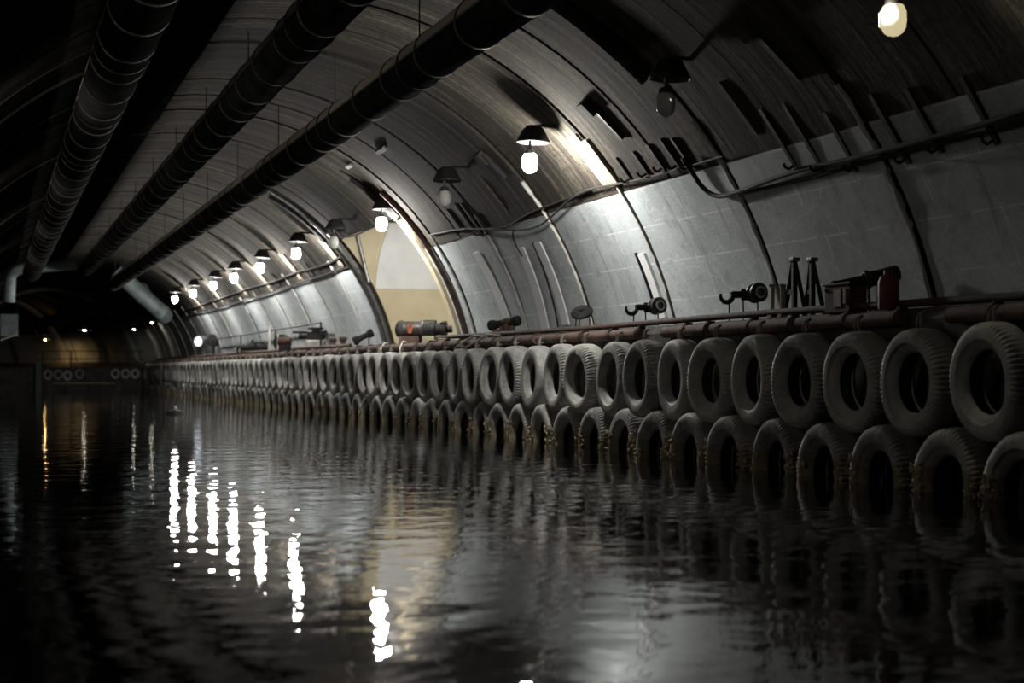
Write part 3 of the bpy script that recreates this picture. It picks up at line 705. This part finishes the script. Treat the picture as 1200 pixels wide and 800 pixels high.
# engine in the opening
u = 10.0; p = base(496, u)
W = 69*depth(p)/F; zc = Z(385.5, 496, u) - DZ
t = thing('engine', 'long dark cylindrical engine with an orange patch lying in the side opening', 'engine', p, R(64))
far = W*.48; r = .20
link('drum', lathe(nb(), [(0, far), (.10, far), (.17, far-.03), (r, far-.08), (r+.015, far-.12), (r+.015, far-.18), (r-.01, far-.2), (r-.01, .04), (r+.015, .04), (r+.015, 0), (r, -.02), (r, -W*.22), (0, -W*.22)][::-1], axis((0, 0, zc), (0, 1, 0)), 28), 'iron', t)
for k in range(7): link('rib_ring', lathe(nb(), [(r-.01, -.012), (r+.02, -.012), (r+.02, .012), (r-.01, .012)], axis((0, -.05 - .042*k, zc), (0, 1, 0)), 24, True), 'black', t)
link('orange_patch', lathe(nb(), [(.17, -.012), (.17, .012), (0, .014), (0, -.012)], axis((-r+.012, W*.20, zc+.02), (-1, 0, .1)) @ Matrix.Diagonal((.40, .85, 1, 1)), 6), 'orange', t)
bm = nb(); cyl(bm, (0, -W*.22, zc), (0, -W*.33, zc), .15, 18); cyl(bm, (0, -W*.33, zc), (0, -W*.40, zc), .20, 18); cyl(bm, (0, -W*.40, zc), (0, -W*.5, zc), .09, 14); link('gearbox', bm, 'black', t)
for k in range(3):
    a = 2*PI*k/3 + .4; link('fin', box(nb(), (.16*math.cos(a), -W*.36, zc + .16*math.sin(a)), (.18, .12, .02), Matrix.Rotation(-a, 3, 'Y')), 'black', t, False)
link('cradle', box(nb(), (.0, W*.22, (zc-.18)/2), (.4, .5, max(zc-.16, .08))), 'rust', t, False, .01); link('cradle', box(nb(), (.0, -W*.12, (zc-.18)/2), (.5, .3, max(zc-.16, .08))), 'olive', t, False, .01)
# small dumbbell on the far side of the opening
u = 9.7; p = base(425, u); A = at_depth(414, 400, depth(p)); B = at_depth(437, 389, depth(p)+.1); A -= p; B -= p; d = (B-A).normalized(); L = (B-A).length
t = thing('bobbin_roller', 'small black bobbin leaning at a slant left of the side opening', 'roller', p)
link('bobbin', lathe(nb(), [(0, 0), (.10, 0), (.115, .03), (.115, .13), (.08, .18), (.08, L-.18), (.115, L-.13), (.115, L-.03), (.10, L), (0, L)], axis(A, d), 20), 'black', t)
for q in (.2, .8): c = A + d*L*q; link('leg', cyl(nb(), (c.x, c.y, 0), (c.x, c.y, c.z-.1), .02, 6), 'black', t)
# far machines
def machine(xs, x0, x1, y0, y1, label):
    pass
u = 9.75
p = base(331, u); t = thing('upright_wheel', 'dark upright wheel on the far quay left of the side opening', 'wheel', p); H = Z(391, 331, u)-DZ
link('rim', lathe(nb(), [(H*.30, -.12), (H*.46, -.14), (H*.48, 0), (H*.46, .14), (H*.30, .12)], axis((0, 0, H*.5), (-.5, -1, 0)), 26, True), 'black', t)
link('hub', lathe(nb(), [(0, -.16), (H*.31, -.10), (H*.31, .10), (0, .16)], axis((0, 0, H*.5), (-.5, -1, 0)), 20), 'iron', t)
link('post', cyl(nb(), (-.2, -.28, 0), (-.2, -.28, H*1.0), .03, 8), 'joint_pale', t)
p = base(361, u); t = thing('valve_machine', 'valve machine with handwheels on a pale block, nearest the wall railing post', 'machine', p, R(72)); H = Z(384, 361, u)-DZ
link('block', lathe(nb(), [(0, 0), (.30, 0), (.34, H*.42), (.31, H*.46), (0, H*.46)], Matrix.Translation((0, -.25, 0)), 18), 'joint_pale', t)
bm = nb(); cyl(bm, (0, -.25, H*.42), (0, -.25, H*.92), .13, 14); cyl(bm, (0, -.55, H*.62), (0, .3, H*.62), .08, 14); box(bm, (0, -.25, H*.62), (.4, .5, .28)); link('valve_body', bm, 'black', t)
for yy, zz in ((-.25, H*.97), (-.48, H*.82), (.26, H*.80)):
    bm = nb(); lathe(bm, [(.20, -.03), (.25, -.03), (.25, .03), (.20, .03)], Matrix.Translation((0, yy, zz)), 16, True); box(bm, (0, yy, zz), (.42, .04, .03)); box(bm, (0, yy, zz), (.04, .42, .03)); cyl(bm, (0, yy, H*.6), (0, yy, zz), .03, 8); link('handwheel', bm, 'black', t)
link('side_motor', lathe(nb(), [(0, -.3), (.2, -.28), (.24, 0), (.2, .3), (0, .34)], axis((0, .75, .3), (0, 1, 0)) @ Matrix.Scale(.7, 4), 16), 'rustdark', t)
link('motor_foot', box(nb(), (0, .75, .09), (.3, .35, .18)), 'black', t, False)
p = base(299, u); t = thing('pump', 'low dark pump with pipes on the far quay between floodlight and upright wheel', 'pump', p, R(74))
link('pump_body', lathe(nb(), [(0, -.5), (.12, -.48), (.17, -.3), (.13, -.08), (.2, 0), (.2, .2), (.12, .3), (.12, .55), (0, .55)], axis((0, 0, .25), (0, 1, 0)), 18), 'black', t)
bm = nb(); cyl(bm, (0, .1, .25), (0, .1, .55), .05, 10); cyl(bm, (0, -.3, .25), (0, -.3, .48), .04, 10); tube(bm, [(0, .5, .25), (0, .62, .3), (0, .68, .2), (0, .68, 0)], .05, 8); link('pipework', bm, 'black', t)
link('bed', box(nb(), (0, 0, .06), (.4, 1.1, .12)), 'rustdark', t, False)
p = base(316, u); o = tag(link('post', cyl(nb(), (0, 0, 0), (0, 0, 1.0), .045, 8), 'joint_pale'), 'thin pale post between the pump and the upright wheel', 'post'); o.location = p
for x, lab in ((390, 'left of two stubby rust bollards left of the slanted bobbin'), (402, 'right of two stubby rust bollards left of the slanted bobbin')):
    o = tag(link('bollard', lathe(nb(), [(0, 0), (.13, 0), (.13, .03), (.08, .05), (.08, .2), (.12, .24), (.12, .30), (0, .33)], seg=14), 'rust'), lab, 'bollard'); o.location = base(x, 9.6)
# wall railing
u = 9.95; a = at_u(376, 378, u); c = at_u(250, 396, u)
t = thing('wall_railing', 'thin dark railing behind the far machines, sloping to its tall right post', 'railing', (u, a.y, DZ))
bm = nb(); tube(bm, [(0, 0, a.z-DZ), (0, c.y-a.y, a.z-DZ-.05)], .03, 8); link('top_rail', bm, 'black', t)
for q in (0, .33, .66, 1): link('post', cyl(nb(), (0, (c.y-a.y)*q, 0), (0, (c.y-a.y)*q, a.z-DZ-.05*q), .03, 8), 'black', t)
# floodlight
u = 9.5; p = base(236, u); zc = Z(400, 236, u)-DZ
t = thing('floodlight', 'blue-white lit floodlight on a stand at the far end of the quay', 'floodlight', p)
dv = Vector((-.62, -.75, -.05))
link('lens', lathe(nb(), [(0, .30), (.19, .30), (.22, .26), (.22, .22), (0, .22)], axis((0, .05, zc), dv), 22), 'flood', t)
link('housing', lathe(nb(), [(.23, .28), (.28, .26), (.29, .0), (.25, -.35), (.12, -.5), (0, -.5), (0, -.45), (.2, -.32), (.24, 0), (.225, .24)], axis((0, .05, zc), dv), 22), 'steel', t)
bm = nb(); cyl(bm, (0, .05, 0), (0, .05, zc-.35), .05, 10); box(bm, (0, .05, .03), (.5, .5, .06)); tube(bm, [(.2, -.34, zc), (.15, -.3, zc-.4), (0, .05, zc-.42), (-.2, .4, zc-.4), (-.25, .42, zc)], .03, 8); link('stand', bm, 'iron', t)
link('reel', lathe(nb(), [(0, -.13), (.30, -.13), (.30, -.09), (.2, -.08), (.2, .08), (.30, .09), (.30, .13), (0, .13)], axis((.52, -.35, zc+.04), (-.6, -.8, 0)), 22), 'black', t)
link('bracket', tube(nb(), [(.52, -.35, zc), (.52, -.35, 0)], .06, 8), 'black', t)

# ------------------------------------------------------------------ far end: cross pontoon, tyres, rails, lamps
PS = 107.0
t = thing('pontoon', 'dark pontoon crossing the channel at the far end with a pale ledge', 'pontoon', (0, PS, 0))
link('hull', box(nb(), (3.65, 1.5, .55), (10.9, 3, 1.7)), 'quay', t, False, .04)
link('ledge', box(nb(), (5.4, -.12, .47), (3.6, .3, .07)), 'olive', t, False)
link('deck_plate', box(nb(), (3.65, 1.45, 1.42), (11.0, 3.1, .06)), 'rustdark', t, False)
for i, (x, y) in enumerate([(56, 440), (68, 440), (79, 441), (93, 439), (135, 439), (147, 439), (158, 439)]):
    p = at_s(x, y, PS-.17) + Vector((0, 0, .06)); me, wd = TV[i % 4]
    o = bpy.data.objects.new('tyre', me); C.objects.link(o); o.location = p; o.rotation_euler = (0, 0, PI/2 + rnd.uniform(-.1, .1)); o.scale = (.7, .54, .56)
    tag(o, '%s from the left of seven small tyres on the far pontoon' % ordinal(i+1), 'tyre', 'tyres on the far pontoon')
    h = bpy.data.objects.new('hanger_chain', HME); C.objects.link(h); h.parent = o
t = thing('pontoon_railing', 'thin grey railing on the far pontoon deck', 'railing', (0, PS+.3, 1.45))
for x in (50, 83, 117, 150):
    q = at_s(x, 430, PS+.3); link('post', cyl(nb(), (q.x, 0, 0), (q.x, 0, 1.0), .04, 8), 'iron', t)
q0, q1 = at_s(42, 425, PS+.3), at_s(168, 425, PS+.3)
for z in (.98, .5): link('rail', tube(nb(), [(q0.x, 0, z), (q1.x, 0, z)], .03, 6), 'iron', t)
t = thing('gate_post', 'green-grey gate post rising from the water at the left of the pontoon', 'post', at_s(45, 440, PS-.4) * 1); t.location.z = 0
link('column', box(nb(), (0, 0, .75), (.35, .35, 1.9)), 'green', t, False, .03); link('cap', box(nb(), (0, 0, 1.72), (.5, .5, .08)), 'green', t, False)
q = at_s(11, 381, 100); bm = nb(); W = 1.0
t = thing('hanging_board', 'grey board hanging at the far left edge of the photo', 'board', q)
link('board', box(nb(), (0, 0, 0), (.95, .06, 1.25)), 'ductblue', t, False, .01); link('frame', box(nb(), (0, -.03, -.66), (1.0, .08, .07), Matrix.Rotation(-.35, 3, 'Y')), 'steel', t, False)
for dx in (-.35, .35): link('hanger', cyl(nb(), (dx, 0, .6), (dx, 0, 3.0), .02, 6), 'black', t)
def far_lamp(x, y, s, mt, label, r=.34):
    q = at_s(x, y, s); t = thing('pendant_lamp', label, 'lamp', q, 0, 'lamps beyond the pontoon')
    link('lamp_shade', lathe(nb(), [(.06, .3), (.1, .28), (r, .02), (r, 0), (.09, .25), (.05, .27)], seg=20), 'steel', t)
    link('lamp_globe', lathe(nb(), [(0, -.03), (.10, 0), (.13, .07), (.09, .15), (0, .17)], seg=12), mt, t)
    link('cord', cyl(nb(), (0, 0, .28), (0, 0, 1.6), .02, 6), 'black', t)
far_lamp(99, 387, 117, 'bulbfar', 'distant lamp with a pale conical shade over the pontoon', .5)
far_lamp(53, 398, 131, 'bulbamber', 'distant amber lamp that lights the wall orange at far left', .35)
far_lamp(178, 378, 103, 'bulbfar', 'right of two tiny distant lamps below the dark wall duct', .2)
far_lamp(157, 386, 112, 'bulbfar', 'left of two tiny distant lamps below the dark wall duct', .2)
# raised ribs of the bend
for i, s in enumerate((119.5, 126, 132, 138, 144)):
    struct(link('trim_%d' % (i+2), arch_strip(s, ABD-.05, PI*.8, .28, .22, 40, .24), 'joint_pale' if i in (0, 2) else 'deck', smooth=False))
# buoy
q = at_s(205, 483, CAMZ*1); d = ray(205, 484.5); q = CP + d*(-CAMZ/d.z)
t = thing('float_buoy', 'small dark float on the water left of the lamp reflections', 'buoy', q)
link('float', lathe(nb(), [(0, -.12), (.22, -.08), (.28, 0), (.22, .08), (0, .13)], seg=20), 'black', t)
link('neck', cyl(nb(), (0, 0, .1), (0, 0, .22), .05, 10), 'joint_pale', t)
